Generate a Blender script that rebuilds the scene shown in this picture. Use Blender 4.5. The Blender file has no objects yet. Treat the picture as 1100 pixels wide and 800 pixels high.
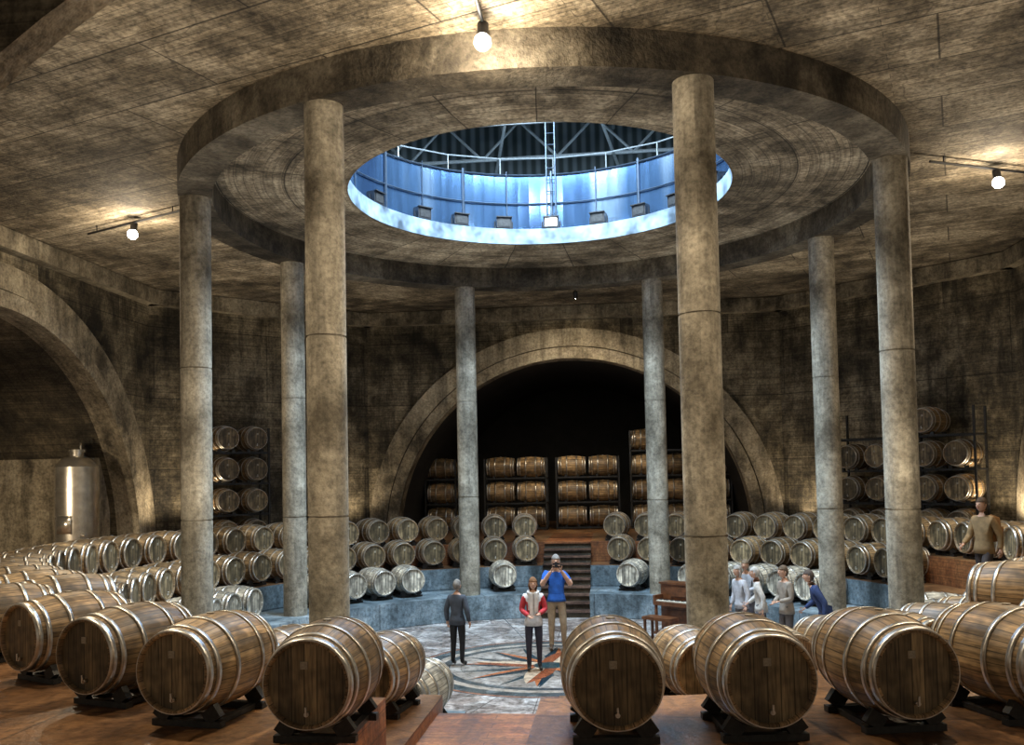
import bpy, bmesh, math, random
from mathutils import Vector, Matrix
from math import sin, cos, pi, radians, asin, sqrt
random.seed(7)
S=bpy.context.scene
COL=S.collection
try:
    S.view_settings.view_transform='Standard'; S.view_settings.look='None'
except Exception as e: print(e)

# ------------------------------------------------------------------ node helpers
class NT:
    def __init__(s,name,rough=.8,metal=0.0):
        s.m=bpy.data.materials.new(name); s.m.use_nodes=True
        s.t=s.m.node_tree; s.b=s.t.nodes['Principled BSDF']
        s.b.inputs['Roughness'].default_value=rough; s.b.inputs['Metallic'].default_value=metal
    def n(s,typ,**kw):
        x=s.t.nodes.new(typ)
        for k,v in kw.items(): setattr(x,k,v)
        return x
    def l(s,a,b): s.t.links.new(a,b)
    def put(s,sock,v):
        if isinstance(v,bpy.types.NodeSocket): s.l(v,sock)
        else: sock.default_value=v
    def M(s,op,a,b=0.0,c=None):
        x=s.n('ShaderNodeMath',operation=op); s.put(x.inputs[0],a); s.put(x.inputs[1],b)
        if c is not None: s.put(x.inputs[2],c)
        return x.outputs[0]
    def mix(s,f,a,b,mode='MIX'):
        x=s.n('ShaderNodeMix',data_type='RGBA',blend_type=mode)
        s.put(x.inputs[0],f); s.put(x.inputs[6],a if not isinstance(a,tuple) else (*a,1)[:4]); s.put(x.inputs[7],b if not isinstance(b,tuple) else (*b,1)[:4])
        return x.outputs[2]
    def noise(s,vec,scale,detail=6,rough=.6,dist=0):
        x=s.n('ShaderNodeTexNoise'); s.l(vec,x.inputs['Vector']); x.inputs['Scale'].default_value=scale
        x.inputs['Detail'].default_value=detail; x.inputs['Roughness'].default_value=rough; x.inputs['Distortion'].default_value=dist
        return x.outputs['Fac']
    def ramp(s,f,stops,const=False):
        x=s.n('ShaderNodeValToRGB'); s.l(f,x.inputs[0]); cr=x.color_ramp
        if const: cr.interpolation='CONSTANT'
        while len(cr.elements)<len(stops): cr.elements.new(.5)
        for e,(p,c) in zip(cr.elements,stops):
            e.position=p; e.color=(*c,1) if len(c)==3 else c
        return x.outputs[0]
    def mapv(s,vec,scale=(1,1,1),loc=(0,0,0),rot=(0,0,0)):
        x=s.n('ShaderNodeMapping'); s.l(vec,x.inputs[0]); x.inputs['Scale'].default_value=scale; x.inputs['Location'].default_value=loc; x.inputs['Rotation'].default_value=rot
        return x.outputs[0]
    def bump(s,h,st=.5,d=.02):
        x=s.n('ShaderNodeBump'); s.put(x.inputs['Height'],h); x.inputs['Strength'].default_value=st; x.inputs['Distance'].default_value=d
        s.l(x.outputs[0],s.b.inputs['Normal'])
    def col(s,c): s.put(s.b.inputs['Base Color'],c if not isinstance(c,tuple) else (*c,1))
g=lambda v:(v,v,v)

def concrete(name,dark,mid,light,panel=(2.4,1.2),rough=.85,boards=.9,bs=.6,streak=.6,nofs=.5,spk=.6,urot=0,cracks=False,pan=.7,brow=.16):
    k=NT(name,rough)
    tc=k.n('ShaderNodeTexCoord'); ob=tc.outputs['Object']; uv=tc.outputs['UV']
    if urot: uv=k.mapv(uv,(1,1,1),(0,0,0),(0,0,urot))
    n1=k.noise(ob,.4,2,.6,.6); n2=k.noise(ob,2.0,5,.70,.3); n3=k.noise(ob,15,2,.75)
    c=k.ramp(k.M('ADD',k.M('MULTIPLY',n1,.5),k.M('MULTIPLY',n2,.5)),[(.38,dark),(.49,mid),(.62,light)])
    c=k.mix(spk,c,k.ramp(n3,[(.34,g(.35)),(.5,g(.95)),(.68,g(1.4))]),'MULTIPLY')
    hs=n3
    if streak:
        sv=k.mapv(uv,(1.8,.22,1)); ns=k.noise(sv,1.3,4,.72)
        c=k.mix(streak,c,k.ramp(ns,[(.35,g(.22)),(.5,g(.95)),(.67,g(1.45))]),'MULTIPLY')
    def brick(w,r,m,c1,mo,f,c,off):
        br=k.n('ShaderNodeTexBrick'); k.l(uv,br.inputs['Vector']); br.inputs['Scale'].default_value=1
        br.inputs['Brick Width'].default_value=w; br.inputs['Row Height'].default_value=r
        br.inputs['Mortar Size'].default_value=m; br.inputs['Mortar Smooth'].default_value=.6
        br.inputs['Color1'].default_value=(*g(c1),1); br.inputs['Color2'].default_value=(*g(1.12),1); br.inputs['Mortar'].default_value=(*g(mo),1)
        br.offset=off
        return k.mix(f,c,br.outputs['Color'],'MULTIPLY')
    if boards:
        c=brick(3.1,brow,.008,.66,.35,boards,c,.37)
        bv=k.mapv(uv,(.5,22,1)); nb=k.noise(bv,1.2,2,.6)
        c=k.mix(.6,c,k.ramp(nb,[(.38,g(.5)),(.56,g(1.15))]),'MULTIPLY')
    if cracks:
        vo=k.n('ShaderNodeTexVoronoi',feature='DISTANCE_TO_EDGE'); 
        nz=k.n('ShaderNodeTexNoise'); k.l(ob,nz.inputs['Vector']); nz.inputs['Scale'].default_value=1.5; nz.inputs['Detail'].default_value=2
        va=k.n('ShaderNodeVectorMath',operation='ADD'); k.l(ob,va.inputs[0]); k.l(nz.outputs['Color'],va.inputs[1]); k.l(va.outputs[0],vo.inputs['Vector']); vo.inputs['Scale'].default_value=.42
        c=k.mix(.5,c,k.ramp(vo.outputs['Distance'],[(.0,g(.12)),(.012,g(1))]),'MULTIPLY')
    if panel:
        c=brick(panel[0],panel[1],.018,.68,.15,pan,c,nofs)
    k.col(c)
    if bs: k.bump(hs,bs,.03)
    return k.m

M_ceil=concrete('ceiling_concrete',(.055,.043,.028),(.245,.20,.135),(.58,.495,.36),(3.4,1.28),streak=0,urot=.35,cracks=True,pan=.9,spk=.75)
M_ceilr=concrete('ceiling_ring_concrete',(.07,.058,.04),(.30,.25,.18),(.66,.58,.44),(1.5,1.15),streak=0,nofs=0,pan=.95,spk=.75)
M_wall=concrete('wall_concrete',(.020,.016,.010),(.13,.107,.068),(.36,.305,.21),(3.2,1.92),bs=.6,streak=.85,pan=.8,spk=.7,boards=.6)
M_beam=concrete('shaded_beam_concrete',(.025,.021,.015),(.095,.08,.058),(.22,.195,.15),None,boards=0,streak=.6)  # darker than the ceiling: shade on the beam faces put into the colour
M_col=concrete('column_concrete',(.13,.112,.082),(.30,.27,.21),(.50,.455,.365),None,boards=0,bs=.3,spk=.5,streak=.6)
M_arch=concrete('arch_concrete',(.07,.058,.039),(.25,.21,.145),(.46,.40,.29),None,boards=0,streak=.7)
M_archd=concrete('arch_groove_shade',(.02,.016,.011),(.07,.058,.04),(.14,.12,.085),None,boards=0,streak=0,bs=0)  # dark copy of the arch concrete; shade in grooves and edges painted in
M_vault=concrete('shaded_alcove_concrete',(.02,.016,.010),(.08,.064,.04),(.19,.155,.10),(3.2,1.92),streak=.5)  # darkened concrete: shade inside the vault put into the colour
M_blue=concrete('bench_concrete',(.06,.085,.10),(.17,.23,.27),(.36,.43,.47),(1.6,.6),rough=.45,boards=0,bs=.3)
M_rust=concrete('terrace_floor',(.05,.025,.011),(.185,.09,.038),(.40,.21,.09),(2.0,2.0),rough=.33,boards=0,bs=.15,streak=0,cracks=True)
M_rustw=concrete('rust_panel',(.08,.026,.009),(.28,.10,.034),(.42,.18,.065),None,rough=.5,boards=.8,bs=.2)
M_stair=concrete('stair_stone',(.04,.022,.016),(.13,.075,.055),(.24,.15,.11),None,rough=.5,boards=0,bs=.2)
M_dark=concrete('recess_shade',(.002,.002,.002),(.006,.0055,.005),(.015,.014,.012),None,boards=0,streak=0,bs=0)  # near-black colour stands in for the unlit depth of the recess

def simple(name,c,rough=.5,metal=0,var=.0,scale=20,bs=0,emit=None):
    k=NT(name,rough,metal)
    lo=tuple(x*(1-var) for x in c); hi=tuple(min(1,x*(1+var)) for x in c)
    tc=k.n('ShaderNodeTexCoord')
    n=k.noise(tc.outputs['Object'],scale,2,.6)
    k.col(k.ramp(n,[(.3,lo),(.7,hi)]))
    if bs: k.bump(n,bs,.01)
    if emit:
        k.b.inputs['Emission Color'].default_value=(*emit[0],1); k.b.inputs['Emission Strength'].default_value=emit[1]
    return k.m
M_steel=simple('hoop_steel',(.64,.62,.58),.34,.9,.3,14)
M_dsteel=simple('dark_steel',(.04,.04,.04),.5,.6,.3)
M_tank=simple('stainless_tank',(.72,.67,.58),.27,.85,.2,5)
M_truss=simple('truss_steel',(.42,.46,.48),.5,.4,.2)
M_post=simple('drum_posts',(.05,.07,.10),.4,.6,.2)
M_bulb=simple('lamp_bulb',(1,1,1),.5,0,emit=((1,.93,.82),90))
M_bulb2=simple('flood_bulb',(1,1,1),.5,0,emit=((.85,.93,1),12))
M_black=simple('black_housing',(.012,.012,.014),.5,.2,.2)
M_piano=simple('walnut',(.12,.045,.018),.3,0,.4,9)
M_ivory=simple('ivory_keys',(.7,.66,.55),.3,0,.05)
M_label=simple('barrel_label',(.36,.32,.25),.6,0,.2,60)

def wood(name,base,head=False):
    k=NT(name,.5)
    tc=k.n('ShaderNodeTexCoord'); oi=k.n('ShaderNodeObjectInfo')
    sep=k.n('ShaderNodeSeparateXYZ')
    if head:
        k.l(tc.outputs['Object'],sep.inputs[0]); u=k.M('MULTIPLY',k.M('ADD',sep.outputs[0],1),1/.085)
        gv=k.mapv(tc.outputs['Object'],(18,18,1.6))
    else:
        k.l(tc.outputs['UV'],sep.inputs[0]); u=k.M('MULTIPLY',sep.outputs[0],26)
        gv=k.mapv(tc.outputs['UV'],(60,2.2,1))
    idx=k.M('FLOOR',u); fr=k.M('FRACT',u)
    wn=k.n('ShaderNodeTexWhiteNoise',noise_dimensions='2D'); cb=k.n('ShaderNodeCombineXYZ'); k.l(idx,cb.inputs[0]); k.l(oi.outputs['Random'],cb.inputs[1]); k.l(cb.outputs[0],wn.inputs['Vector'])
    gr=k.noise(gv,1.5,3,.7)
    b=base
    c=k.ramp(gr,[(.3,tuple(x*.3 for x in b)),(.5,b),(.72,tuple(min(1,x*1.7) for x in b))])
    c=k.mix(.9,c,k.ramp(wn.outputs['Value'],[(0,g(.55)),(1,g(1.3))]),'MULTIPLY')
    edge=k.M('ABSOLUTE',k.M('SUBTRACT',fr,.5))
    c=k.mix(.9,c,k.ramp(edge,[(.43,g(1)),(.49,g(.08))]),'MULTIPLY')
    c=k.mix(.95,c,k.ramp(oi.outputs['Random'],[(0,(.55,.52,.46)),(.7,(1.0,.96,.9)),(1,(1.35,1.32,1.25))]),'MULTIPLY')
    dirt=k.noise(tc.outputs['Object'],4,2,.7)
    c=k.mix(.8,c,k.ramp(dirt,[(.38,g(.32)),(.58,g(1.1))]),'MULTIPLY')
    k.col(c); k.bump(k.M('MULTIPLY',edge,-1.0),.4,.01)
    return k.m
M_w=wood('oak_staves',(.36,.25,.135)); M_wh=wood('oak_head',(.25,.195,.115),True)
M_wp=wood('skylit_oak_staves',(.62,.57,.48)); M_wph=wood('skylit_oak_head',(.55,.51,.43),True)  # paler copy of the oak: skylight falling on the barrels painted in

def floor_mat():
    k=NT('mosaic_floor',.25)
    tc=k.n('ShaderNodeTexCoord'); sep=k.n('ShaderNodeSeparateXYZ'); k.l(tc.outputs['Object'],sep.inputs[0])
    x,y=sep.outputs[0],sep.outputs[1]
    r=k.M('SQRT',k.M('ADD',k.M('MULTIPLY',x,x),k.M('MULTIPLY',y,y)))
    th=k.M('ARCTAN2',y,x)
    def star(n,ph,r0,r1):
        f=k.M('FRACT',k.M('ADD',k.M('MULTIPLY',th,n/(2*pi)),ph+10))
        t=k.M('MULTIPLY',k.M('ABSOLUTE',k.M('SUBTRACT',f,.5)),2)
        t=k.M('POWER',t,2.0)
        lim=k.M('ADD',k.M('MULTIPLY',t,r1-r0),r0)
        return k.M('LESS_THAN',r,lim),k.M('GREATER_THAN',f,.5)
    vor=k.n('ShaderNodeTexVoronoi'); k.l(tc.outputs['Object'],vor.inputs['Vector']); vor.inputs['Scale'].default_value=2.2
    n=k.noise(tc.outputs['Object'],1.4,5,.75,.6)
    base=k.ramp(n,[(.36,(.13,.11,.10)),(.5,(.35,.33,.32)),(.62,(.68,.67,.66))])
    base=k.mix(.6,base,k.ramp(vor.outputs['Color'],[(.2,(.55,.42,.36)),(.8,g(1.2))]),'MULTIPLY')
    fr=k.M('ABSOLUTE',k.M('SUBTRACT',k.M('FRACT',k.M('MULTIPLY',r,1.25)),.5))
    fa=k.M('ABSOLUTE',k.M('SUBTRACT',k.M('FRACT',k.M('ADD',k.M('MULTIPLY',th,24/(2*pi)),20)),.5))
    j=k.M('MAXIMUM',k.M('GREATER_THAN',fr,.485),k.M('GREATER_THAN',fa,.49))
    base=k.mix(k.M('MULTIPLY',j,.7),base,(.03,.03,.03))
    rings=k.ramp(k.M('DIVIDE',r,6.0),[(0,(.2,.2,.2)),(.30,(.01,.03,.04)),(.325,(.40,.34,.28)),(.355,(.02,.045,.055)),(.395,(.26,.10,.05)),(.41,(.02,.03,.04)),(.45,(0,0,0))],True)
    inr=k.M('LESS_THAN',r,2.5)
    c=k.mix(inr,base,k.mix(.18,rings,base))
    disc=k.M('LESS_THAN',r,1.8)
    c=k.mix(disc,c,k.mix(.4,(.30,.26,.22),base))
    s,h=star(16,.06,.9,1.78); c=k.mix(s,c,k.mix(h,(.015,.04,.055),(.20,.18,.16)))
    s,h=star(8,.06,.45,1.7); c=k.mix(s,c,k.mix(h,(.01,.03,.045),(.40,.13,.05)))
    s,h=star(4,.12,.3,1.5); c=k.mix(s,c,k.mix(h,(.25,.07,.03),(.55,.42,.3)))
    d0=k.M('LESS_THAN',r,.28); c=k.mix(d0,c,(.02,.05,.06))
    c=k.mix(.7,c,k.ramp(k.noise(tc.outputs['Object'],7,4,.75),[(.38,g(.35)),(.56,g(1.2))]),'MULTIPLY')
    k.col(c)
    return k.m
M_floor=floor_mat()

# ------------------------------------------------------------------ mesh helpers
def mk(name,verts,faces,mats,uvmode='box',smooth=False,fm=None,parent=None,loc=None,rz=0):
    me=bpy.data.meshes.new(name); me.from_pydata([tuple(v) for v in verts],[],faces); me.update()
    if not isinstance(mats,(list,tuple)): mats=[mats]
    for m in mats: me.materials.append(m)
    if fm: 
        for p,i in zip(me.polygons,fm): p.material_index=i
    setuv(me,uvmode)
    if smooth: 
        for p in me.polygons: p.use_smooth=True
    ob=bpy.data.objects.new(name,me); COL.objects.link(ob)
    if parent: ob.parent=parent
    if loc: ob.location=loc
    ob.rotation_euler[2]=rz
    return ob
def setuv(me,mode):
    uvl=me.uv_layers.new(name='UVMap')
    for p in me.polygons:
        n=p.normal
        for li in p.loop_indices:
            co=me.vertices[me.loops[li].vertex_index].co
            if mode in('polar','cyl'):
                r=sqrt(co.x**2+co.y**2)
                cc=p.center; a0=math.atan2(cc.y,cc.x); a=math.atan2(co.y,co.x)
                while a-a0>pi: a-=2*pi
                while a-a0<-pi: a+=2*pi
                uv=(a*(5.0 if mode=='polar' else .25), r if abs(n.z)>.5 else co.z)
            elif abs(n.z)>.7: uv=(co.x,co.y)
            else:
                t=Vector((-n.y,n.x,0)); t.normalize(); uv=(co.x*t.x+co.y*t.y,co.z)
            uvl.data[li].uv=uv
def box(V,F,c,s,rot=None):
    b=len(V); c=Vector(c)
    for dx in(-.5,.5):
        for dy in(-.5,.5):
            for dz in(-.5,.5):
                p=Vector((dx*s[0],dy*s[1],dz*s[2]))
                if rot is not None: p=rot@p
                V.append(c+p)
    for f in((0,1,3,2),(4,6,7,5),(0,4,5,1),(2,3,7,6),(0,2,6,4),(1,5,7,3)): F.append(tuple(b+i for i in f))
def rod(V,F,a,b,r,n=6):
    a=Vector(a);b=Vector(b);d=(b-a).normalized(); q=d.to_track_quat('Z','Y').to_matrix(); s=len(V)
    for e in(a,b):
        for i in range(n): V.append(e+q@Vector((r*cos(2*pi*i/n),r*sin(2*pi*i/n),0)))
    for i in range(n): j=(i+1)%n; F.append((s+i,s+j,s+n+j,s+n+i))
    F.append(tuple(s+i for i in reversed(range(n)))); F.append(tuple(s+n+i for i in range(n)))
def lathe(V,F,prof,n,axis='Z',c=(0,0,0),FM=None,fms=None):
    s=len(V)
    for (r,z) in prof:
        for i in range(n):
            a=2*pi*i/n
            p=(r*cos(a),r*sin(a),z) if axis=='Z' else (r*cos(a),z,r*sin(a))
            V.append(Vector(p)+Vector(c))
    for k in range(len(prof)-1):
        for i in range(n):
            j=(i+1)%n
            f=(s+k*n+i,s+k*n+j,s+(k+1)*n+j,s+(k+1)*n+i)
            if axis!='Z': f=f[::-1]
            F.append(f)
            if FM is not None: FM.append(fms[k])

def empty(name,loc=(0,0,0),rz=0):
    e=bpy.data.objects.new(name,None); e.empty_display_size=.2; COL.objects.link(e); e.location=loc; e.rotation_euler[2]=rz; return e

# ------------------------------------------------------------------ dimensions
CAMZ=3.4; Z1,Z2,Z3=.58,1.13,1.68; ZC=8.65; GAP=.62

def sector(name,rin,rout,zt,zb,a0,a1,mat,n=72,gap=None,uv='polar',inmat=None,parent=None):
    V=[];F=[];FM=[]
    fi=rin if callable(rin) else (lambda a:rin); fo=rout if callable(rout) else (lambda a:rout)
    for i in range(n+1):
        t=i/n
        am=a0+(a1-a0)*t
        ri,ro=fi(am),fo(am)
        if gap:
            gi,go=asin(gap/fi(a0)),asin(gap/fo(a0))
            ai=(a0+gi)+(a1-a0-2*gi)*t; ao=(a0+go)+(a1-a0-2*go)*t
        else: ai=ao=am
        V+= [(ri*cos(ai),ri*sin(ai),zt),(ro*cos(ao),ro*sin(ao),zt),(ri*cos(ai),ri*sin(ai),zb),(ro*cos(ao),ro*sin(ao),zb)]
    for i in range(n):
        b=4*i;c=b+4
        F.append((b,b+1,c+1,c));FM.append(0)
        F.append((b+2,b,c,c+2));FM.append(1)
        F.append((b+1,b+3,c+3,c+1));FM.append(0)
        F.append((b+2,c+2,c+3,b+3));FM.append(0)
    if abs(a1-a0)<2*pi-.01 or gap:
        F.append((0,2,3,1));FM.append(2); b=4*n; F.append((b,b+1,b+3,b+2));FM.append(2)
    return mk(name,V,F,[mat,inmat or mat,M_rustw],uv,fm=FM,parent=parent)

H=pi/2
V=[(0,0,0)];F=[]
for i in range(96): V.append((5.7*cos(2*pi*i/96),5.7*sin(2*pi*i/96),0))
for i in range(96): F.append((0,1+i,1+(i+1)%96))
mk('floor',V,F,M_floor)
def t3in(a):
    d=abs(math.degrees(a)+90); d=min(d,abs(math.degrees(a)-270))
    if d<9: return 9.5
    if d<27: return 9.5-(d-9)/18*1.5
    return 8.0
for side,(a0,a1) in enumerate(((-H,H),(H,3*H))):
    sector('floor_terrace_low_%d'%side,5.6,7.12,Z1,-.2,a0,a1,M_blue,gap=GAP)
    sector('floor_terrace_middle_%d'%side,7.1,9.6,Z2,-.2,a0,a1,M_rust,gap=GAP,inmat=M_blue)
    V=[];F=[];FM=[];n=90
    for i in range(n+1):
        t=i/n; am=a0+(a1-a0)*t; ri=t3in(am)
        gi=asin(GAP/ri); go=asin(GAP/12.0)
        ai=(a0+gi)+(a1-a0-2*gi)*t; ao=(a0+go)+(a1-a0-2*go)*t
        V+=[(ri*cos(ai),ri*sin(ai),Z3),(12*cos(ao),12*sin(ao),Z3),(ri*cos(ai),ri*sin(ai),-.2),(12*cos(ao),12*sin(ao),-.2)]
    for i in range(n):
        b=4*i;c=b+4
        F+=[(b,b+1,c+1,c),(b+2,b,c,c+2)];FM+=[0,1]
    F.append((0,2,3,1));b=4*n;F.append((b,b+1,b+3,b+2));FM+=[2,2]
    mk('floor_terrace_top_%d'%side,V,F,[M_rust,M_rustw,M_rustw],'box',fm=FM)
sector('floor_outer',12.0,25,Z3,1.4,0,2*pi,M_rust,n=96,uv='box')

V=[];F=[];FM=[];N=10
for i in range(N):
    y0=5.6+i*.25; z=Z3*(i+1)/N
    box(V,F,(0,(y0+12.0)/2,z-Z3/N/2-.02),(2*GAP,12.0-y0,Z3/N-.04)); FM+=[1]*6
    box(V,F,(0,(y0+12.0)/2-.03,z-.02),(2*GAP,12.0-y0+.06,.04)); FM+=[2 if i==N-1 else 0]*6
mk('staircase',V,F,[M_stair,M_archd,M_rustw],fm=FM)
V=[];F=[]
for i in range(6):
    y0=-5.6-i*.34; z=1.0*(i+1)/6
    box(V,F,(0,(y0-10.9)/2,z-1/12),(2*GAP,10.9+y0,1/6))
n_low=len(F)
for i in range(4):
    y0=-10.9-i*.28; z=1.0+.68*(i+1)/4
    box(V,F,(0,(y0-12.02)/2,z/2),(2*GAP,12.02+y0,z))
mk('staircase',V,F,[M_blue,M_rustw],fm=[0]*(n_low-6)+[1]*(len(F)-n_low+6))

# ------------------------------------------------------------------ ceiling, ring beam, columns
V=[];F=[];n=96
for r in(3.5,4.6,5.8):
    for i in range(n): V.append((r*cos(2*pi*i/n),r*sin(2*pi*i/n),ZC))
for k in range(2):
    for i in range(n): j=(i+1)%n; F.append((k*n+j,k*n+i,(k+1)*n+i,(k+1)*n+j))
mk('ceiling_oculus_ring',V,F,M_ceilr,'polar')
V=[];F=[]
for r in(5.8,26):
    for i in range(n): V.append((r*cos(2*pi*i/n),r*sin(2*pi*i/n),ZC))
for i in range(n): j=(i+1)%n; F.append((j,i,n+i,n+j))
mk('ceiling',V,F,M_ceil,'box')
sector('ring_beam',5.78,6.32,ZC+.05,ZC-.47,0,2*pi,M_beam,n=128)
for c in range(8):
    a=radians(22.5+45*c)
    V=[];F=[]
    h=ZC-.47-Z1; zs=[0,2.1+.15*(c%3),4.75-.1*(c%2),h]
    for i in range(3):
        lathe(V,F,[(.25,zs[i]+(.011 if i else 0)),(.25,zs[i+1]-(.011 if i<2 else 0))],48)
        if i<2: lathe(V,F,[(.24,zs[i+1]-.013),(.24,zs[i+1]+.013)],48)
    mk('concrete_column',V,F,M_col,'cyl',True,loc=(6.05*cos(a),6.05*sin(a),Z1),rz=c*1.3)

# ------------------------------------------------------------------ walls
def arch_wall(name,origin,xd,hw,r,zc,zt,tunnel,recess_mat,arch=True):
    o=Vector(origin);x=Vector(xd);od=Vector((-x.y,x.x,0))
    P=lambda u,w,z:o+x*u+od*w+Vector((0,0,z))
    V=[];F=[];N=48
    inner=[(r*cos(pi*i/N),zc+r*sin(pi*i/N)) for i in range(N+1)]
    def outer(i):
        a=pi*i/N;c,s=cos(a),sin(a)
        k=1e9
        if abs(c)>1e-6:k=min(k,hw/abs(c))
        if s>1e-6:k=min(k,(zt-zc)/s)
        return (c*k,zc+s*k)
    idx=[outer(i) for i in range(N+1)]
    ca=math.atan2(zt-zc,hw)
    i1=round(ca/pi*N); idx[i1]=(hw,zt); idx[N-i1]=(-hw,zt)
    for (a,b),(c,d) in zip(inner,idx):
        V+=[P(a,0,b),P(c,0,d)]
    for i in range(N): F.append((2*i,2*i+1,2*i+3,2*i+2))
    w=mk(name,V,F,M_wall,'box')
    if arch:
        V=[];F=[];FM=[]
        bands=[(r,-.0,r,-.26,0),(r,-.26,r+.34,-.26,0),(r+.34,-.26,r+.34,-.14,1),(r+.34,-.14,r+.38,-.14,1),(r+.38,-.14,r+.38,-.20,1),(r+.38,-.20,r+.92,-.20,0),(r+.92,-.20,r+.92,0,1)]
        for (ra,wa,rb,wb,mi) in bands:
            b=len(V)
            for i in range(N+1):
                a=pi*i/N
                V+=[P(ra*cos(a),wa,zc+ra*sin(a)),P(rb*cos(a),wb,zc+rb*sin(a))]
            for i in range(N):F.append((b+2*i,b+2*i+1,b+2*i+3,b+2*i+2));FM.append(mi)
        mk('trim_'+name[5:],V,F,[M_arch,M_archd],'box',fm=FM)
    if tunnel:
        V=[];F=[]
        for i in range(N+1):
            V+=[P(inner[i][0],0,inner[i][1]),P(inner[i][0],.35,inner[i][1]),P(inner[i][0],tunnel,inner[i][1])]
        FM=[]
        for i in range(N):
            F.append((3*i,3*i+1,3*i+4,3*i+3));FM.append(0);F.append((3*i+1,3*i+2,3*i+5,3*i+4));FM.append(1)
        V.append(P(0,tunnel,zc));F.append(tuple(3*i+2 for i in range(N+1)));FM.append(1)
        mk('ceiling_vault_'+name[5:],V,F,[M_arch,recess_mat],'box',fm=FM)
    return w
R_A=5.35; HW=6.3; WD=11.0
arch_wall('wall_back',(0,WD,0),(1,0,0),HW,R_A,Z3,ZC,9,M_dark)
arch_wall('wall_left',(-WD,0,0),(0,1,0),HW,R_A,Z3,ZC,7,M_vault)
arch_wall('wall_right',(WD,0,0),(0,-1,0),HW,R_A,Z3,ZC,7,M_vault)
arch_wall('wall_front',(.75,-WD,0),(-1,0,0),7.4,5.9,Z3,ZC,0,M_wall)
def plain(name,a,b,mat=M_wall,zt=ZC,z0=Z3):
    V=[(a[0],a[1],z0),(b[0],b[1],z0),(b[0],b[1],zt),(a[0],a[1],zt)]
    return mk(name,V,[(0,1,2,3)],mat)
plain('wall_back_left',(-WD,HW),(-HW,WD))
plain('wall_back_right',(HW,WD),(WD,HW))
poly=[(-WD,-HW),(-WD,HW),(-HW,WD),(HW,WD),(WD,HW),(WD,-HW)]
V=[];F=[]
for (a,b) in zip(poly[:-1],poly[1:]):
    a=Vector((*a,0));b=Vector((*b,0));d=(b-a);L=d.length;d.normalize()
    q=Matrix.Rotation(math.atan2(d.y,d.x),3,'Z')
    box(V,F,(a+b)/2+Vector((d.y,-d.x,0))*.14+Vector((0,0,ZC-.22)),(L+.1,.32,.40),q)
mk('trim_cornice',V,F,M_arch)
V=[];F=[]
box(V,F,(-14.6,5.0,Z3+1.6),(6.2,.5,3.2))
box(V,F,(-14.6,4.78,Z3+3.25),(6.3,.2,.15))
mk('wall_alcove_left',V,F,M_arch)

# ------------------------------------------------------------------ oculus drum and roof above
sector('trim_oculus_curb',3.5,3.95,ZC+.36,ZC+.012,0,2*pi,simple('painted_curb',(.20,.26,.32),.35,.3,.7,2.5),n=96)
def drum_mat():
    k=NT('blue_steel_panels',.16,.85); tc=k.n('ShaderNodeTexCoord')
    uv=tc.outputs['UV']
    n=k.noise(k.mapv(uv,(.55,.12,1)),1.0,2,.55)
    n2=k.noise(k.mapv(uv,(2.5,.25,1)),2.5,3,.7)
    c=k.ramp(n,[(.36,(.06,.12,.25)),(.5,(.13,.25,.45)),(.62,(.48,.66,.88))])  # bright vertical bands: highlights painted into the panel tone
    c=k.mix(.35,c,k.ramp(n2,[(.38,g(.45)),(.58,g(1.15))]),'MULTIPLY')
    k.col(c); return k.m
M_drum=drum_mat()
ed=empty('oculus_drum')
sector('drum_panels',3.95,4.0,10.35,ZC+.3,0,2*pi,M_drum,n=96,parent=ed)
V=[];F=[]
for i in range(24):
    a=2*pi*i/24+H
    rod(V,F,(3.92*cos(a),3.92*sin(a),ZC+.36),(3.92*cos(a),3.92*sin(a),10.45),.032 if i%2==0 else .012)
for z in(9.7,10.37):
    for i in range(48):
        a=2*pi*i/48;b=2*pi*(i+1)/48
        rod(V,F,(3.92*cos(a),3.92*sin(a),z),(3.92*cos(b),3.92*sin(b),z),.02,4)
for dx in(-.10,.10): rod(V,F,(dx,3.84,ZC+.36),(dx,3.84,11.6),.018)
for i in range(11): rod(V,F,(-.10,3.84,ZC+.5+i*.27),(.10,3.84,ZC+.5+i*.27),.012)
mk('posts_and_ladder',V,F,M_post,parent=ed)
for deg in(42,57,73,90,107,123,138,20,160):
    a=radians(deg); e=empty('floodlight',(3.66*cos(a),3.66*sin(a),ZC+.36),a-H)
    V=[];F=[];box(V,F,(0,0,.16),(.34,.2,.24));rod(V,F,(-.2,0,.0),(-.2,0,.2),.015);rod(V,F,(.2,0,.0),(.2,0,.2),.015);box(V,F,(0,-.12,.28),(.36,.06,.02));box(V,F,(0,0,.01),(.42,.1,.02))
    mk('housing',V,F,M_black,parent=e)
    V=[];F=[];box(V,F,(0,-.105,.16),(.26,.012,.17)); mk('lens',V,F,M_bulb2 if deg==90 else M_dsteel,parent=e)
def rib_mat():
    k=NT('corrugated_roof',.6,.2); tc=k.n('ShaderNodeTexCoord')
    w=k.n('ShaderNodeTexWave'); k.l(k.mapv(tc.outputs['Object'],(1,1,1)),w.inputs[0]); w.inputs['Scale'].default_value=1.2
    k.col(k.ramp(w.outputs['Color'],[(.2,(.03,.045,.045)),(.9,(.14,.17,.18))])); return k.m
M_rib=rib_mat()
V=[];F=[]
for z in(10.4,13.6):
    for i in range(48): V.append((9*cos(2*pi*i/48),9*sin(2*pi*i/48),z))
for i in range(48): j=(i+1)%48; F.append((i,j,48+j,48+i))
F.append(tuple(48+i for i in range(48)))
b=len(V)
for i in range(48): V.append((4.0*cos(2*pi*i/48),4.0*sin(2*pi*i/48),10.4))
for i in range(48): j=(i+1)%48; F.append((i,b+i,b+j,j))
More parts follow.
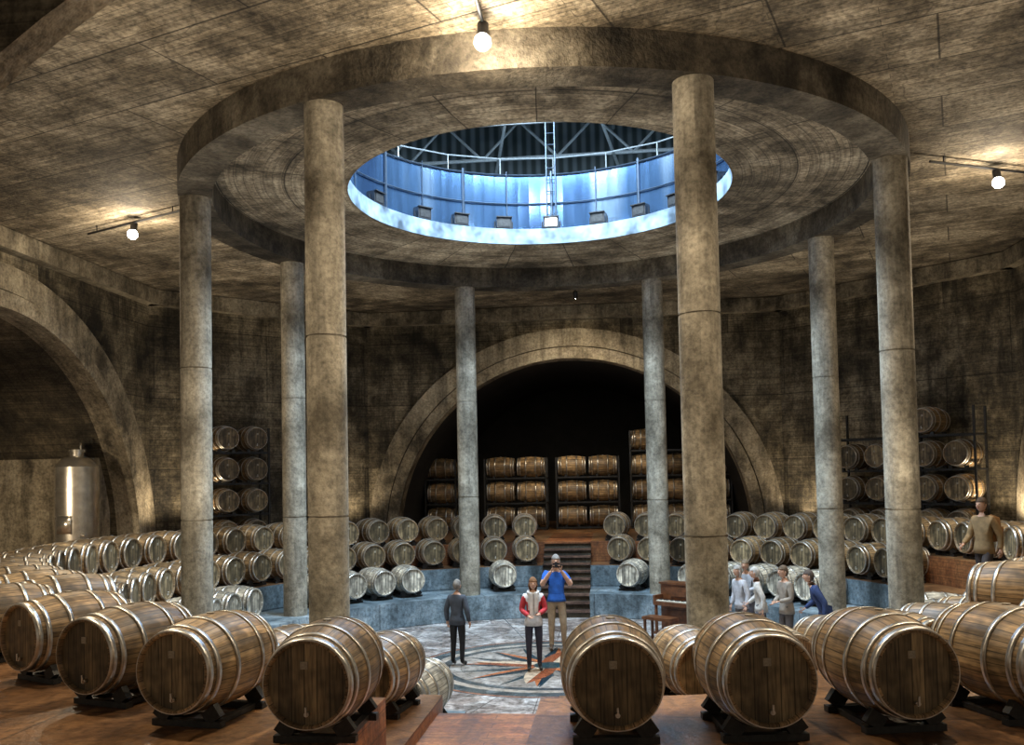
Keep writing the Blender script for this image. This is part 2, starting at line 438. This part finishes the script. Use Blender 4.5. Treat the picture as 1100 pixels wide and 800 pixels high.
mk('ceiling_upper_hall',V,F,M_rib)
V=[];F=[]
for y in(4.6,7.0):
    zt=12.9;zb=11.9
    rod(V,F,(-8,y,zt),(8,y,zt),.05);rod(V,F,(-8,y,zb),(8,y,zb),.05)
    for i in range(8):
        x=-8+i*2; rod(V,F,(x,y,zb),(x+1,y,zt),.035,4);rod(V,F,(x+1,y,zt),(x+2,y,zb),.035,4)
for x in(-4.5,-1.5,1.5,4.5):
    rod(V,F,(x,-6,12.95),(x,8,12.95),.05); rod(V,F,(x*.4,3,12.9),(x*1.3,8,10.9),.04)
for i in range(24):
    a=2*pi*i/24; rod(V,F,(4.9*cos(a),4.9*sin(a),10.4),(4.9*cos(a),4.9*sin(a),11.1),.016,4)
    b_=2*pi*(i+1)/24
    rod(V,F,(4.9*cos(a),4.9*sin(a),11.1),(4.9*cos(b_),4.9*sin(b_),11.1),.016,4)
mk('roof_truss',V,F,M_truss)

# ------------------------------------------------------------------ barrels
def barrel_mesh(name,ms,mh,cradle=True):
    V=[];F=[];FM=[];n=44
    rad=lambda y:.345-.062*(abs(y)/.475)**2
    P=[];fms=[]
    P.append((.001,-.442));
    P.append((.262,-.442));fms.append(1)
    P.append((.266,-.475));fms.append(0)
    P.append((.283,-.475));fms.append(0)
    ys=[-.475+.95*i/16 for i in range(17)]
    for y in ys[1:]: P.append((rad(y),y));fms.append(0)
    P.append((.266,.475));fms.append(0);P.append((.262,.442));fms.append(0);P.append((.001,.442));fms.append(1)
    lathe(V,F,P,n,'Y',FM=FM,fms=fms)
    for yc,w in((.447,.052),(.365,.04),(.165,.042)):
        for s in(-1,1):
            a,b=s*yc-w/2,s*yc+w/2
            lathe(V,F,[(rad(a)-.004,a),(rad(a)+.007,a),(rad(b)+.007,b),(rad(b)-.004,b)],n,'Y',FM=FM,fms=[2]*3)
    lathe(V,F,[(.028,.33),(.03,.352),(.001,.356)],12,'Z')
    for s in(-1,1):
        box(V,F,(0.02,s*.444,.12),(.05,.008,.05))
    FM+= [4]*(len(F)-len(FM))
    for s in(-1,1):
        k=len(F); rod(V,F,(0,s*.44,-.19),(0,s*.475,-.19),.016,8); box(V,F,(0,s*.478,-.17),(.012,.014,.06)); FM+=[2]*(len(F)-k)
    if cradle:
        k=len(F)
        for y in(-.28,.28):
            box(V,F,(0,y,-.392),(.56,.07,.045))
            for s in(-1,1):
                box(V,F,(s*.2,y,-.325),(.12,.06,.10),Matrix.Rotation(-s*.62,3,'Y'))
        for s in(-1,1): box(V,F,(s*.2,0,-.392),(.05,.62,.04))
        FM+=[3]*(len(F)-k)
    me=bpy.data.meshes.new(name); me.from_pydata([tuple(v) for v in V],[],F); me.update()
    for m in(ms,mh,M_steel,M_dsteel,M_label): me.materials.append(m)
    uvl=me.uv_layers.new(name='UVMap')
    for p,i in zip(me.polygons,FM):
        p.material_index=i; p.use_smooth=(i in(0,2) and len(p.vertices)==4 and abs(p.normal.y)<.9)
        c=p.center; a0=math.atan2(c.z,c.x)
        for li in p.loop_indices:
            co=me.vertices[me.loops[li].vertex_index].co; a=math.atan2(co.z,co.x)
            while a-a0>pi:a-=2*pi
            while a-a0<-pi:a+=2*pi
            uvl.data[li].uv=((a+pi)/(2*pi)+.003,co.y)
    return me
B_floor=barrel_mesh('wine_barrel',M_w,M_wh); B_skylit=barrel_mesh('wine_barrel_skylit',M_wp,M_wph)
B_rack=barrel_mesh('wine_barrel_racked',M_w,M_wh,False)
BH=.416
def barrel(x,y,z,rz,me=None,parent=None,name='wine_barrel',rx=0):
    o=bpy.data.objects.new(name,me or B_floor); COL.objects.link(o)
    o.location=(x,y,z+(BH if parent is None else 0)); o.rotation_euler=(0,rx,rz)
    if parent:o.parent=parent
    return o
for x,y,da in((-5.0,-8.0,-2),(-3.80,-8.70,-2),(-2.74,-9.52,-1),(-1.80,-10.07,1),(-.79,-10.42,5),(1.18,-10.38,-2),(2.12,-10.28,-4),(3.04,-10.04,-5),(3.98,-9.80,-4),(4.85,-9.2,0)):
    barrel(x,y,Z3,math.atan2(y,x)-H+radians(da))
barrel(-1.10,-7.72,Z2,radians(-8)); barrel(-1.07,-6.33,Z1,radians(-10),B_skylit)
def row(r,z,step,me,off=0,skipcols=False,avoid=(),amin=None,pale=0):
    n=int(360/step)
    for i in range(n):
        d=off+i*360/n; a=radians(d); x,y=r*cos(a),r*sin(a)
        if abs(x)*(r-.475)/r<GAP+.33: continue
        if skipcols and min(abs(((d-22.5-45*c+180)%360)-180) for c in range(8))<6.2: continue
        if any(abs(((d-v+180)%360)-180)<w for v,w in avoid): continue
        if amin and abs(((d+90+180)%360)-180)<amin: continue
        barrel(x,y,z,a-H+radians(random.uniform(-3,3)),B_skylit if random.random()<pale else me )
row(6.62,Z1,7.2,B_skylit,3.2,True,avoid=((12,9),(-98,9)))
row(7.62,Z2,6.35,B_floor,2.0,avoid=((5,12),(-98,8)),pale=.10)
row(8.58,Z3,5.63,B_floor,1.0,amin=34,pale=.0)
def rack(x,y,rz,cols,rows,z0=Z3,dy=.84,along=False,short=None):
    e=empty('barrel_rack',(x,y,z0),rz)
    w=.80 if not along else 1.04
    V=[];F=[]
    hw=cols*w/2
    top=dy*(rows)-.1
    for sx in range(cols+1):
        for yy in(-.3,.3):
            if sx in(0,cols) : box(V,F,(-hw+sx*w,yy,top/2),(.05,.05,top))
    for r in range(rows):
        zz=.06+r*dy
        for yy in(-.3,.3): box(V,F,(0,yy,zz),(2*hw,.05,.05))
        for s in(-hw,hw): box(V,F,(s,0,zz),(.05,.6,.05))
        for c in range(cols):
            cx=-hw+w*(c+.5)
            if short and (c,r) in short: continue
            if along:
                for s in(-.2,.2): 
                    for yy in(-.2,.2): box(V,F,(cx+s,yy,zz+.06),(.06,.09,.07))
            else:
                for s in(-.19,.19):
                    for yy in(-.3,.3): box(V,F,(cx+s,yy,zz+.06),(.09,.06,.07))
            barrel(cx,0,zz+.385,(H if along else 0)+random.choice((0,pi)),B_rack,e)
    mk('frame',V,F,M_dsteel,parent=e)
rack(-8.95,7.15,radians(45),2,4)
rack(8.0,8.15,radians(-45),2,4,short=((0,3),(1,3)))
rack(9.45,6.70,radians(-45),2,4,short=((1,3),))
for x,c,r in((-4.55,1,3),(-2.0,2,3),(.42,2,3),(2.9,2,4),(4.6,1,3)):
    rack(x,14.0,0,c,r,along=True,dy=.84,short=((1,3),))

def tank(x,y):
    V=[];F=[]
    segs=[[(.001,.28),(.5,.34)],[(.5,.34),(.5,.98)],[(.515,.98),(.515,1.02)],[(.5,1.02),(.5,1.66)],[(.515,1.66),(.515,1.70)],[(.5,1.70),(.5,2.22)],[(.5,2.22),(.34,2.42),(.16,2.48)],[(.16,2.48),(.16,2.58)],[(.19,2.58),(.19,2.64)],[(.19,2.64),(.001,2.66)]]
    for s_ in segs: lathe(V,F,s_,40)
    for i in range(4):
        a=H/2+i*H; rod(V,F,(.40*cos(a),.40*sin(a),0),(.40*cos(a),.40*sin(a),.4),.03)
    rod(V,F,(.3,-.3,.6),(.47,-.47,.6),.04,10); rod(V,F,(.1,0,2.6),(.1,0,2.8),.03)
    box(V,F,(0,-.5,.85),(.34,.05,.42)); rod(V,F,(-.54,0,.6),(-.54,0,2.3),.015)
    mk('steel_wine_tank',V,F,M_tank,smooth=True,loc=(x,y,Z3))
tank(-11.62,4.0)

def piano(x,y,rz):
    e=empty('upright_piano',(x,y,0),rz)
    V=[];F=[]
    box(V,F,(0,.18,.56),(1.25,.3,.98));box(V,F,(0,.18,1.07),(1.31,.36,.04))
    box(V,F,(0,-.1,.66),(1.25,.34,.08));box(V,F,(-.6,-.1,.76),(.06,.32,.14));box(V,F,(.6,-.1,.76),(.06,.32,.14))
    for s in(-.58,.58):
        rod(V,F,(s,-.22,.04),(s,-.22,.62),.035,10);box(V,F,(s,-.02,.03),(.09,.5,.06))
    box(V,F,(0,.02,.9),(.7,.03,.2)); box(V,F,(0,.02,.3),(1.0,.02,.4))
    mk('case',V,F,M_piano,parent=e)
    V=[];F=[]
    for i in range(28): box(V,F,(-.555+i*.0411,-.16,.715),(.038,.14,.02))
    mk('keys',V,F,M_ivory,parent=e)
    V=[];F=[]
    for i in range(27):
        if i%7 not in(2,6): box(V,F,(-.535+i*.0411,-.12,.73),(.02,.09,.02))
    mk('black_keys',V,F,M_black,parent=e)
piano(2.70,3.15,radians(-38))
e=empty('piano_bench',(2.15,2.48,0),radians(-38))
V=[];F=[];box(V,F,(0,0,.46),(.7,.34,.06))
for s in(-.3,.3):
    for t in(-.13,.13): box(V,F,(s,t,.22),(.045,.045,.44))
mk('seat_and_legs',V,F,M_piano,parent=e)

# ------------------------------------------------------------------ people
def cloth(name,c,var=.25): return simple(name,c,.85,0,var,9,.3)
SKIN=simple('skin',(.55,.32,.22),.5,0,.1,30)
def skinify(name,pts,edges,rad,roots,mats,mf,parent,sub=2):
    me=bpy.data.meshes.new(name+'_sk'); me.from_pydata([tuple(p) for p in pts],edges,[])
    o=bpy.data.objects.new(name+'_sk',me); COL.objects.link(o)
    bpy.context.view_layer.objects.active=o
    o.modifiers.new('s','SKIN')
    for i,r in enumerate(rad):
        sv=me.skin_vertices[0].data[i]; sv.radius=(r if isinstance(r,tuple) else (r,r)); sv.use_root=(i in roots)
    m=o.modifiers.new('u','SUBSURF'); m.levels=sub; m.render_levels=sub
    dg=bpy.context.evaluated_depsgraph_get(); dg.update()
    nm=bpy.data.meshes.new_from_object(o.evaluated_get(dg))
    bpy.data.objects.remove(o)
    nm.materials.clear()
    for m in mats: nm.materials.append(m)
    for p in nm.polygons:
        p.use_smooth=True
        if mf: p.material_index=mf(p.center)
    r=bpy.data.objects.new(name,nm); COL.objects.link(r); r.parent=parent
    return r
def human(name,loc,rz,height,top,pants,hair,pose='stand',sleeve=True,shoe=(.02,.02,.02),female=False,longhair=False,vest=None,lean=0,hemd=.10):
    s=height/1.75
    e=empty(name,loc,rz)
    J=dict(pel=(0,0,.95),wst=(0,0,1.10),chs=(0,-.005,1.30),nkb=(0,.005,1.46),nkt=(0,-.01,1.55))
    J.update(shL=(.165,0,1.41),shR=(-.165,0,1.41),elL=(.235,.03,1.14),elR=(-.235,.03,1.14),wrL=(.25,-.05,.90),wrR=(-.25,-.05,.90))
    J.update(hpL=(.09,0,.90),hpR=(-.09,0,.90),knL=(.10,-.02,.49),knR=(-.10,-.02,.49),anL=(.105,.02,.09),anR=(-.105,.02,.09),toL=(.125,-.16,.035),toR=(-.125,-.16,.035))
    if pose=='photo':
        J.update(elL=(.27,-.16,1.22),elR=(-.27,-.16,1.22),wrL=(.09,-.27,1.50),wrR=(-.09,-.27,1.50),knL=(.12,-.06,.49),anL=(.13,.0,.09),toL=(.16,-.17,.035))
    if pose=='hold':
        J.update(elL=(.23,.0,1.15),elR=(-.23,.0,1.15),wrL=(.10,-.20,1.10),wrR=(-.10,-.20,1.06),knR=(-.1,-.07,.49),anR=(-.1,-.04,.09),toR=(-.12,-.22,.035))
    if pose=='walk':
        J.update(knL=(.1,-.16,.51),anL=(.1,-.20,.10),toL=(.11,-.38,.06),knR=(-.1,.04,.49),anR=(-.1,.26,.14),toR=(-.11,.12,.035),elL=(.23,.1,1.15),wrL=(.24,.08,.92),elR=(-.23,-.04,1.14),wrR=(-.22,-.22,1.0))
    if lean:
        zb=J['pel'][2]
        for k in('wst','chs','nkb','nkt','shL','shR'):
            x,y,z=J[k]; J[k]=(x,y-lean*(z-zb),z-lean*lean*.3*(z-zb))
        for k in('elL','elR','wrL','wrR'):
            x,y,z=J[k]; J[k]=(x,y-lean*.3,z-lean*lean*.12)
    names=list(J); ix={k:i for i,k in enumerate(names)}
    w=.9 if female else 1
    rad={'pel':(.155,.115),'wst':(.135*w,.10),'chs':(.165*w,.115),'nkb':(.075,.065),'nkt':(.052,.055),'shL':.075*w,'shR':.075*w,'elL':.05,'elR':.05,'wrL':.032,'wrR':.032,
         'hpL':.098,'hpR':.098,'knL':.066,'knR':.066,'anL':.045,'anR':.045,'toL':(.042,.03),'toR':(.042,.03)}
    if sleeve:
        for k in('elL','elR'):rad[k]=.06
        for k in('wrL','wrR'):rad[k]=.042
    E=[('pel','wst'),('wst','chs'),('chs','nkb'),('nkb','nkt'),('chs','shL'),('chs','shR'),('shL','elL'),('shR','elR'),('elL','wrL'),('elR','wrR'),('pel','hpL'),('pel','hpR'),('hpL','knL'),('hpR','knR'),('knL','anL'),('knR','anR'),('anL','toL'),('anR','toR')]
    seg=[(Vector(J[a])*s,Vector(J[b])*s,a,b) for a,b in E]
    pz=(Vector(J['pel'])*s).z
    def mf(c):
        best=None;bd=9
        for a,b,na,nb in seg:
            t=max(0,min(1,(c-a).dot(b-a)/max(1e-9,(b-a).length_squared))); d=(c-(a+(b-a)*t)).length
            if d<bd: bd=d;best=(na,nb,t)
        na,nb,t=best
        if nb in('toL','toR'): return 3
        if nb=='nkt': return 2
        if nb in('wrL','wrR'): return (4 if vest else 0) if (sleeve and t<.93) else 2
        if nb in('elL','elR'): return (4 if vest else 0) if (sleeve or t<.6) else 2
        if na in('hpL','hpR','knL','knR'):return 1
        if nb in('hpL','hpR'): return 1
        return 0
    mt=cloth(name+'_top',top);mp=cloth(name+'_trousers',pants);ms=simple(name+'_shoe',shoe,.4)
    mv=cloth(name+'_sleeves',vest) if vest else mt
    skinify('body',[Vector(J[k])*s for k in names],[(ix[a],ix[c]) for a,c in E],[(tuple(q*s for q in rad[k]) if isinstance(rad[k],tuple) else rad[k]*s) for k in names],(ix['pel'],),[mt,mp,SKIN,ms,mv],mf,e)
    V=[];F=[];n=24
    for k,(rx,ry,z) in enumerate(((.150*w,.115,pz+.10*s),(.172,.13,pz-.0*s),(.182,.14,pz-hemd*s),(.168,.125,pz-(hemd-.005)*s))):
        for i in range(n):a=2*pi*i/n;V.append((rx*s*cos(a),ry*s*sin(a),z))
    for k in range(3):
        for i in range(n):j=(i+1)%n;F.append((k*n+i,k*n+j,(k+1)*n+j,(k+1)*n+i))
    mk('hem',V,F,mt,smooth=True,parent=e)
    hc=Vector(J['nkt'])*s+Vector((0,-.02,.10))*s
    bm=bmesh.new(); bmesh.ops.create_uvsphere(bm,u_segments=28,v_segments=20,radius=1)
    for v in bm.verts:
        x,y,z=v.co
        k=1-.28*max(0,-z)**1.5
        X=x*.074*k; Y=y*.094*(1-.12*max(0,-z)); Z=z*.115
        if y<0:
            nz=math.exp(-((x*.074/.014)**2))*math.exp(-(((Z+.012)/.022)**2)); Y-=.026*nz
            Y-=.010*math.exp(-((x*.074/.03)**2))*math.exp(-(((Z+.09)/.02)**2))
            for ex in(-.03,.03): Y+=.008*math.exp(-(((X-ex)/.014)**2))*math.exp(-(((Z-.012)/.012)**2))
        v.co=Vector((X,Y,Z))*s
    for sx in(-1,1):
        m=Matrix.Translation(Vector((sx*.075,.008,-.005))*s)@Matrix.Diagonal((.012*s,.022*s,.034*s,1))
        bmesh.ops.create_uvsphere(bm,u_segments=10,v_segments=8,radius=1,matrix=m)
    me=bpy.data.meshes.new('head');bm.to_mesh(me);bm.free();me.materials.append(SKIN)
    for p in me.polygons:p.use_smooth=True
    o=bpy.data.objects.new('head',me);COL.objects.link(o);o.parent=e;o.location=hc
    bm=bmesh.new()
    for sx in(-1,1):
        bmesh.ops.create_uvsphere(bm,u_segments=10,v_segments=8,radius=.009*s,matrix=Matrix.Translation(Vector((sx*.03,-.079,.012))*s))
    me=bpy.data.meshes.new('eyes');bm.to_mesh(me);bm.free();me.materials.append(M_black);o=bpy.data.objects.new('eyes',me);COL.objects.link(o);o.parent=e;o.location=hc
    bm=bmesh.new();bmesh.ops.create_uvsphere(bm,u_segments=10,v_segments=6,radius=1,matrix=Matrix.Translation(Vector((0,-.083,-.052))*s)@Matrix.Diagonal((.024*s,.008*s,.007*s,1)))
    me=bpy.data.meshes.new('mouth');bm.to_mesh(me);bm.free();me.materials.append(simple('lips',(.35,.12,.09),.5));o=bpy.data.objects.new('mouth',me);COL.objects.link(o);o.parent=e;o.location=hc
    bm=bmesh.new(); bmesh.ops.create_uvsphere(bm,u_segments=28,v_segments=20,radius=1)
    dele=[]
    for v in bm.verts:
        x,y,z=v.co; Z=z*.128+.006
        lim=.045 if y<-.35 else (-.02 if y<.15 else -.085)
        if longhair and y>-.25: lim=-.2
        if Z<lim: dele.append(v)
        fl=1+(.12 if longhair and z<0 else 0)
        v.co=Vector((x*.084*fl,y*.104+.008,Z-(.06*max(0,-z) if longhair else 0)))*s
    bmesh.ops.delete(bm,geom=dele,context='VERTS')
    me=bpy.data.meshes.new('hair');bm.to_mesh(me);bm.free();me.materials.append(cloth('hair_'+name,hair,.4))
    for p in me.polygons:p.use_smooth=True
    o=bpy.data.objects.new('hair',me);COL.objects.link(o);o.parent=e;o.location=hc
    md=o.modifiers.new('t','SOLIDIFY');md.thickness=.008*s
    for sd,sx in(('L',1),('R',-1)):
        wv=Vector(J['wr'+sd])*s; d=(wv-Vector(J['el'+sd])*s).normalized()
        side=Vector((1,0,0)); 
        side=(side-d*side.dot(d)).normalized(); nrm=d.cross(side).normalized()
        if pose in('stand','walk'): side,nrm=nrm,side
        if side.y>0 and pose in('stand','walk'): side=-side
        cu=nrm if nrm.dot(Vector((-sx,-.3,0)))>0 else -nrm
        pts=[wv-d*.01*s,wv+d*.045*s,wv+d*.085*s];ed=[(0,1),(1,2)];rd=[(.026*s,.018*s),(.036*s,.017*s),(.036*s,.014*s)];roots=[0]
        for fi,(off,L) in enumerate(((-.028,.062),(-.010,.074),(.009,.070),(.027,.055))):
            b0=len(pts); p=wv+d*.08*s+side*off*s*-1
            pts+=[p,p+(d*.5+cu*.12)*L*s,p+(d*.85+cu*.45)*L*s]; ed+=[(b0,b0+1),(b0+1,b0+2)]; rd+=[.0095*s,.0085*s,.007*s]; roots.append(b0)
        b0=len(pts); p=wv+d*.03*s+side*.024*s
        pts+=[p,p+(d*.6+side*.8)*.032*s,p+(d*1.2+side*.9+cu*.3)*.045*s]; ed+=[(b0,b0+1),(b0+1,b0+2)]; rd+=[.012*s,.010*s,.008*s]; roots.append(b0)
        skinify('hand_'+sd,pts,ed,rd,roots,[SKIN],None,e,1)
    return e,hc,s
human('woman_in_grey_jacket',(-1.67,-.05,0),radians(165),1.55,(.055,.065,.085),(.012,.012,.015),(.20,.18,.16),female=True)
e,hc,s=human('woman_with_white_scarf',(-.23,-.4,0),radians(8),1.62,(.62,.60,.60),(.025,.025,.045),(.22,.10,.04),pose='hold',female=True,longhair=True,vest=(.42,.03,.04))
V=[];F=[]
N1,N2=24,8
for i in range(N1):
    a=2*pi*i/N1
    for j in range(N2):
        b=2*pi*j/N2; R=.085+.028*cos(b)
        V.append(((R*1.1)*cos(a)*s,(R*.95*sin(a)-.01)*s,hc.z-.155*s+(.03*sin(b)-.03*max(0,-sin(a)))*s))
for i in range(N1):
    for j in range(N2):
        F.append((i*N2+j,((i+1)%N1)*N2+j,((i+1)%N1)*N2+(j+1)%N2,i*N2+(j+1)%N2))
for sx,L in((-.045,.46),(.05,.38)):
    b=len(V)
    for i in range(8):
        z=hc.z-(.17+L*i/7)*s; yy=-(.135-.015*(i/7)+.008*sin(i*1.7))*s
        w=(.035+.004*sin(i))*s
        V+=[(sx*s-w,yy,z),(sx*s+w,yy,z),(sx*s+w,yy+.018*s,z),(sx*s-w,yy+.018*s,z)]
    for i in range(7):
        for q in range(4): F.append((b+4*i+q,b+4*i+(q+1)%4,b+4*i+4+(q+1)%4,b+4*i+4+q))
    F.append((b+28,b+29,b+30,b+31))
mk('scarf',V,F,cloth('scarf_white',(.75,.73,.72),.1),smooth=True,parent=e)
e,hc,s=human('man_in_blue_shirt',(.07,1.45,0),radians(5),1.86,(.015,.10,.42),(.33,.26,.18),(.28,.26,.24),pose='photo',sleeve=False,shoe=(.08,.05,.03),hemd=.04)
V=[];F=[];box(V,F,(0,-.29*s,1.60*s),(.13,.06,.085));rod(V,F,(0,-.31*s,1.60*s),(0,-.40*s,1.60*s),.032,14);box(V,F,(0,-.29*s,1.60*s+.05),(.05,.05,.03))
mk('camera',V,F,M_black,parent=e)
for x,y,rz,top,pants,hr,ps,ln,fem,hgt in(
    (3.70,1.70,-60,(.45,.45,.48),(.14,.13,.13),(.35,.33,.31),'stand',.1,True,1.60),
    (3.98,1.10,-100,(.52,.50,.47),(.10,.10,.12),(.45,.43,.40),'walk',.15,True,1.62),
    (4.38,.70,-70,(.26,.22,.18),(.08,.07,.07),(.12,.08,.05),'hold',.05,False,1.68),
    (3.95,2.65,-30,(.38,.40,.44),(.08,.08,.1),(.2,.15,.1),'hold',.1,True,1.62),
    (5.0,.35,-95,(.025,.045,.13),(.03,.03,.05),(.08,.06,.05),'walk',.45,False,1.66)):
    human('tour_visitor',(x,y,0),radians(rz),hgt,top,pants,hr,pose=ps,lean=ln,female=fem,longhair=fem and rz==-60)
human('capped_visitor',(6.55,.75,Z1),radians(-80),1.55,(.45,.5,.55),(.12,.14,.2),(.5,.46,.4),pose='stand',lean=.25)
e,hc,s=human('backpack_visitor',(7.42,-.55,Z2),radians(-60),1.78,(.26,.17,.08),(.05,.04,.04),(.08,.05,.03),pose='walk')
V=[];F=[]
lathe(V,F,[(.001,-.24),(.13,-.2),(.15,0),(.13,.18),(.001,.24)],16,c=(0,.19*s,1.25*s)); box(V,F,(0,.32*s,1.18*s),(.2,.06,.2))
mk('backpack',V,F,cloth('backpack_cloth',(.25,.12,.04)),smooth=True,parent=e)

# ------------------------------------------------------------------ lamps
def light(typ,name,loc,power,color,parent=None,**kw):
    d=bpy.data.lights.new(name,typ); d.energy=power; d.color=color
    tgt=kw.pop('target',None)
    for k,v in kw.items(): setattr(d,k,v)
    o=bpy.data.objects.new(name,d); COL.objects.link(o); o.location=loc
    if tgt is not None: o.rotation_euler=(Vector(tgt)-Vector(loc)).to_track_quat('-Z','Y').to_euler()
    if parent: o.parent=parent
    return o
WARM=(1,.81,.56)
def tracklamp(x,y,rail,aim,power=220,glow=25,br=.095):
    e=empty('track_spotlight',(x,y,ZC-.0),0)
    V=[];F=[]
    a=Vector((rail[0],rail[1],0))
    rod(V,F,-a*1.0+Vector((0,0,-.12)),a*1.0+Vector((0,0,-.12)),.022)
    for t in(-.8,.8): rod(V,F,a*t+Vector((0,0,-.12)),a*t,.012)
    rod(V,F,(0,0,-.12),(0,0,-.2),.02); d=Vector(aim).normalized()
    rod(V,F,Vector((0,0,-.25))-d*.12,Vector((0,0,-.25))+d*.06,.065,14)
    mk('rail_and_head',V,F,M_black,parent=e)
    bm=bmesh.new();bmesh.ops.create_uvsphere(bm,u_segments=16,v_segments=10,radius=br,matrix=Matrix.Translation(Vector((0,0,-.25))+d*(.12 if br>.05 else .05)))
    me=bpy.data.meshes.new('bulb');bm.to_mesh(me);bm.free();me.materials.append(M_bulb);o=bpy.data.objects.new('bulb',me);COL.objects.link(o);o.parent=e
    L=Vector((x+d.x*.38,y+d.y*.38,ZC-.38+d.z*.3))
    light('SPOT','lamp',L,power*2.2,WARM,shadow_soft_size=.1,target=L+d,spot_size=radians(150),spot_blend=.9)
    if glow: light('POINT','lamp_glow',L,glow,WARM,shadow_soft_size=.1)
tracklamp(-.1,-6.75,(0,.9),(0,-.25,-1),220,130)
tracklamp(-7.9,-.1,(1.3,-.6),(0,-.3,-1),280,110)
tracklamp(7.9,-.5,(1.3,.6),(0,-.3,-1),280,110)
for x,y in((-4.5,-8.8),(4.5,-8.8)):  # extra out-of-view lamps, added to light the front barrels from above
    tracklamp(x,y,(.8,0),(0,0.1,-1),340,60)
tracklamp(.35,8.2,(.0,.3),(0,.5,-1),150,0,.03)
def uplight(x,y,tx,ty,p,tz=7.5):
    e=empty('floor_uplight',(x,y,Z3),math.atan2(ty-y,tx-x)-H)
    V=[];F=[];box(V,F,(0,0,.03),(.2,.14,.06));box(V,F,(0,0,.14),(.24,.1,.16),Matrix.Rotation(-.5,3,'X'));mk('housing',V,F,M_black,parent=e)
    light('SPOT','uplight_lamp',(x,y,Z3+.32),p,WARM,target=(tx,ty,tz),spot_size=radians(120),spot_blend=.8,shadow_soft_size=.1)
for x,y,tx,ty,p in((-9.7,5.9,-11.0,6.0,280),(-6.6,9.9,-6.6,11,130),(6.6,9.9,6.6,11,150),(10.4,5.4,11,6.5,300)):
    uplight(x,y,tx,ty,p)
for x,y,p in((-5.0,-4.0,400),(5.0,-4.0,400),(0,-7.4,260),(-4.7,4.7,270),(4.7,4.7,270)):  # fill lights without fixtures, added to brighten the ceiling
    light('SPOT','ceiling_fill_light',(x,y,Z1+1.2),p,(1,.86,.66),target=(x*.9,y*.9,9),spot_size=radians(130),spot_blend=1,shadow_soft_size=.2)
light('SPOT','alcove_fill_light',(-11.9,-1.0,3.2),420,WARM,target=(-13.2,5,3.0),spot_size=radians(75),spot_blend=.8,shadow_soft_size=.2)  # fill light without a fixture, added to brighten the alcove wall
light('SPOT','stair_lamp',(0,9.6,5.5),260,(1,.6,.3),target=(0,8.3,1.6),spot_size=radians(36),spot_blend=.6)
light('SPOT','stack_fill_light',(0,11.6,6.2),230,WARM,target=(0,14.5,3),spot_size=radians(110),spot_blend=.8,shadow_soft_size=.2)  # fill light without a fixture, added so the barrel stacks show
light('AREA','oculus_daylight',(0,0,12.7),3200,(.66,.84,1),shape='DISK',size=5,target=(0,0,0))
for dx in(-2.2,2.2): light('POINT','drum_fill_light',(dx,0,10.0),75,(.68,.83,1),shadow_soft_size=.3)  # floating fill lights, added to light the drum panels blue
light('POINT','truss_fill_light',(0,-2,11.6),260,(.85,.93,1),shadow_soft_size=.3)  # out-of-view fill light, added to brighten the trusses

W=bpy.data.worlds.new('world');S.world=W;W.use_nodes=True
bg=W.node_tree.nodes['Background'];bg.inputs[0].default_value=(1,.86,.66,1);bg.inputs[1].default_value=.3

# ------------------------------------------------------------------ camera
f,cx,cy,yaw,pit,rol,sy=973.232,1.2123,-16.6271,.1083,.0417,-.0201,473.8
right=Vector((cos(yaw),sin(yaw),0));fw=Vector((-sin(yaw)*cos(pit),cos(yaw)*cos(pit),sin(pit)))
up=right.cross(fw)
r2=right*cos(rol)+up*sin(rol);u2=-right*sin(rol)+up*cos(rol)
cd=bpy.data.cameras.new('camera');cam=bpy.data.objects.new('camera',cd);COL.objects.link(cam)
cd.sensor_width=36;cd.lens=36*f/1100;cd.shift_y=(sy-400)/1100;cd.clip_end=200
m=Matrix((r2,u2,-fw)).transposed().to_4x4();m.translation=Vector((cx,cy,CAMZ));cam.matrix_world=m
S.camera=cam
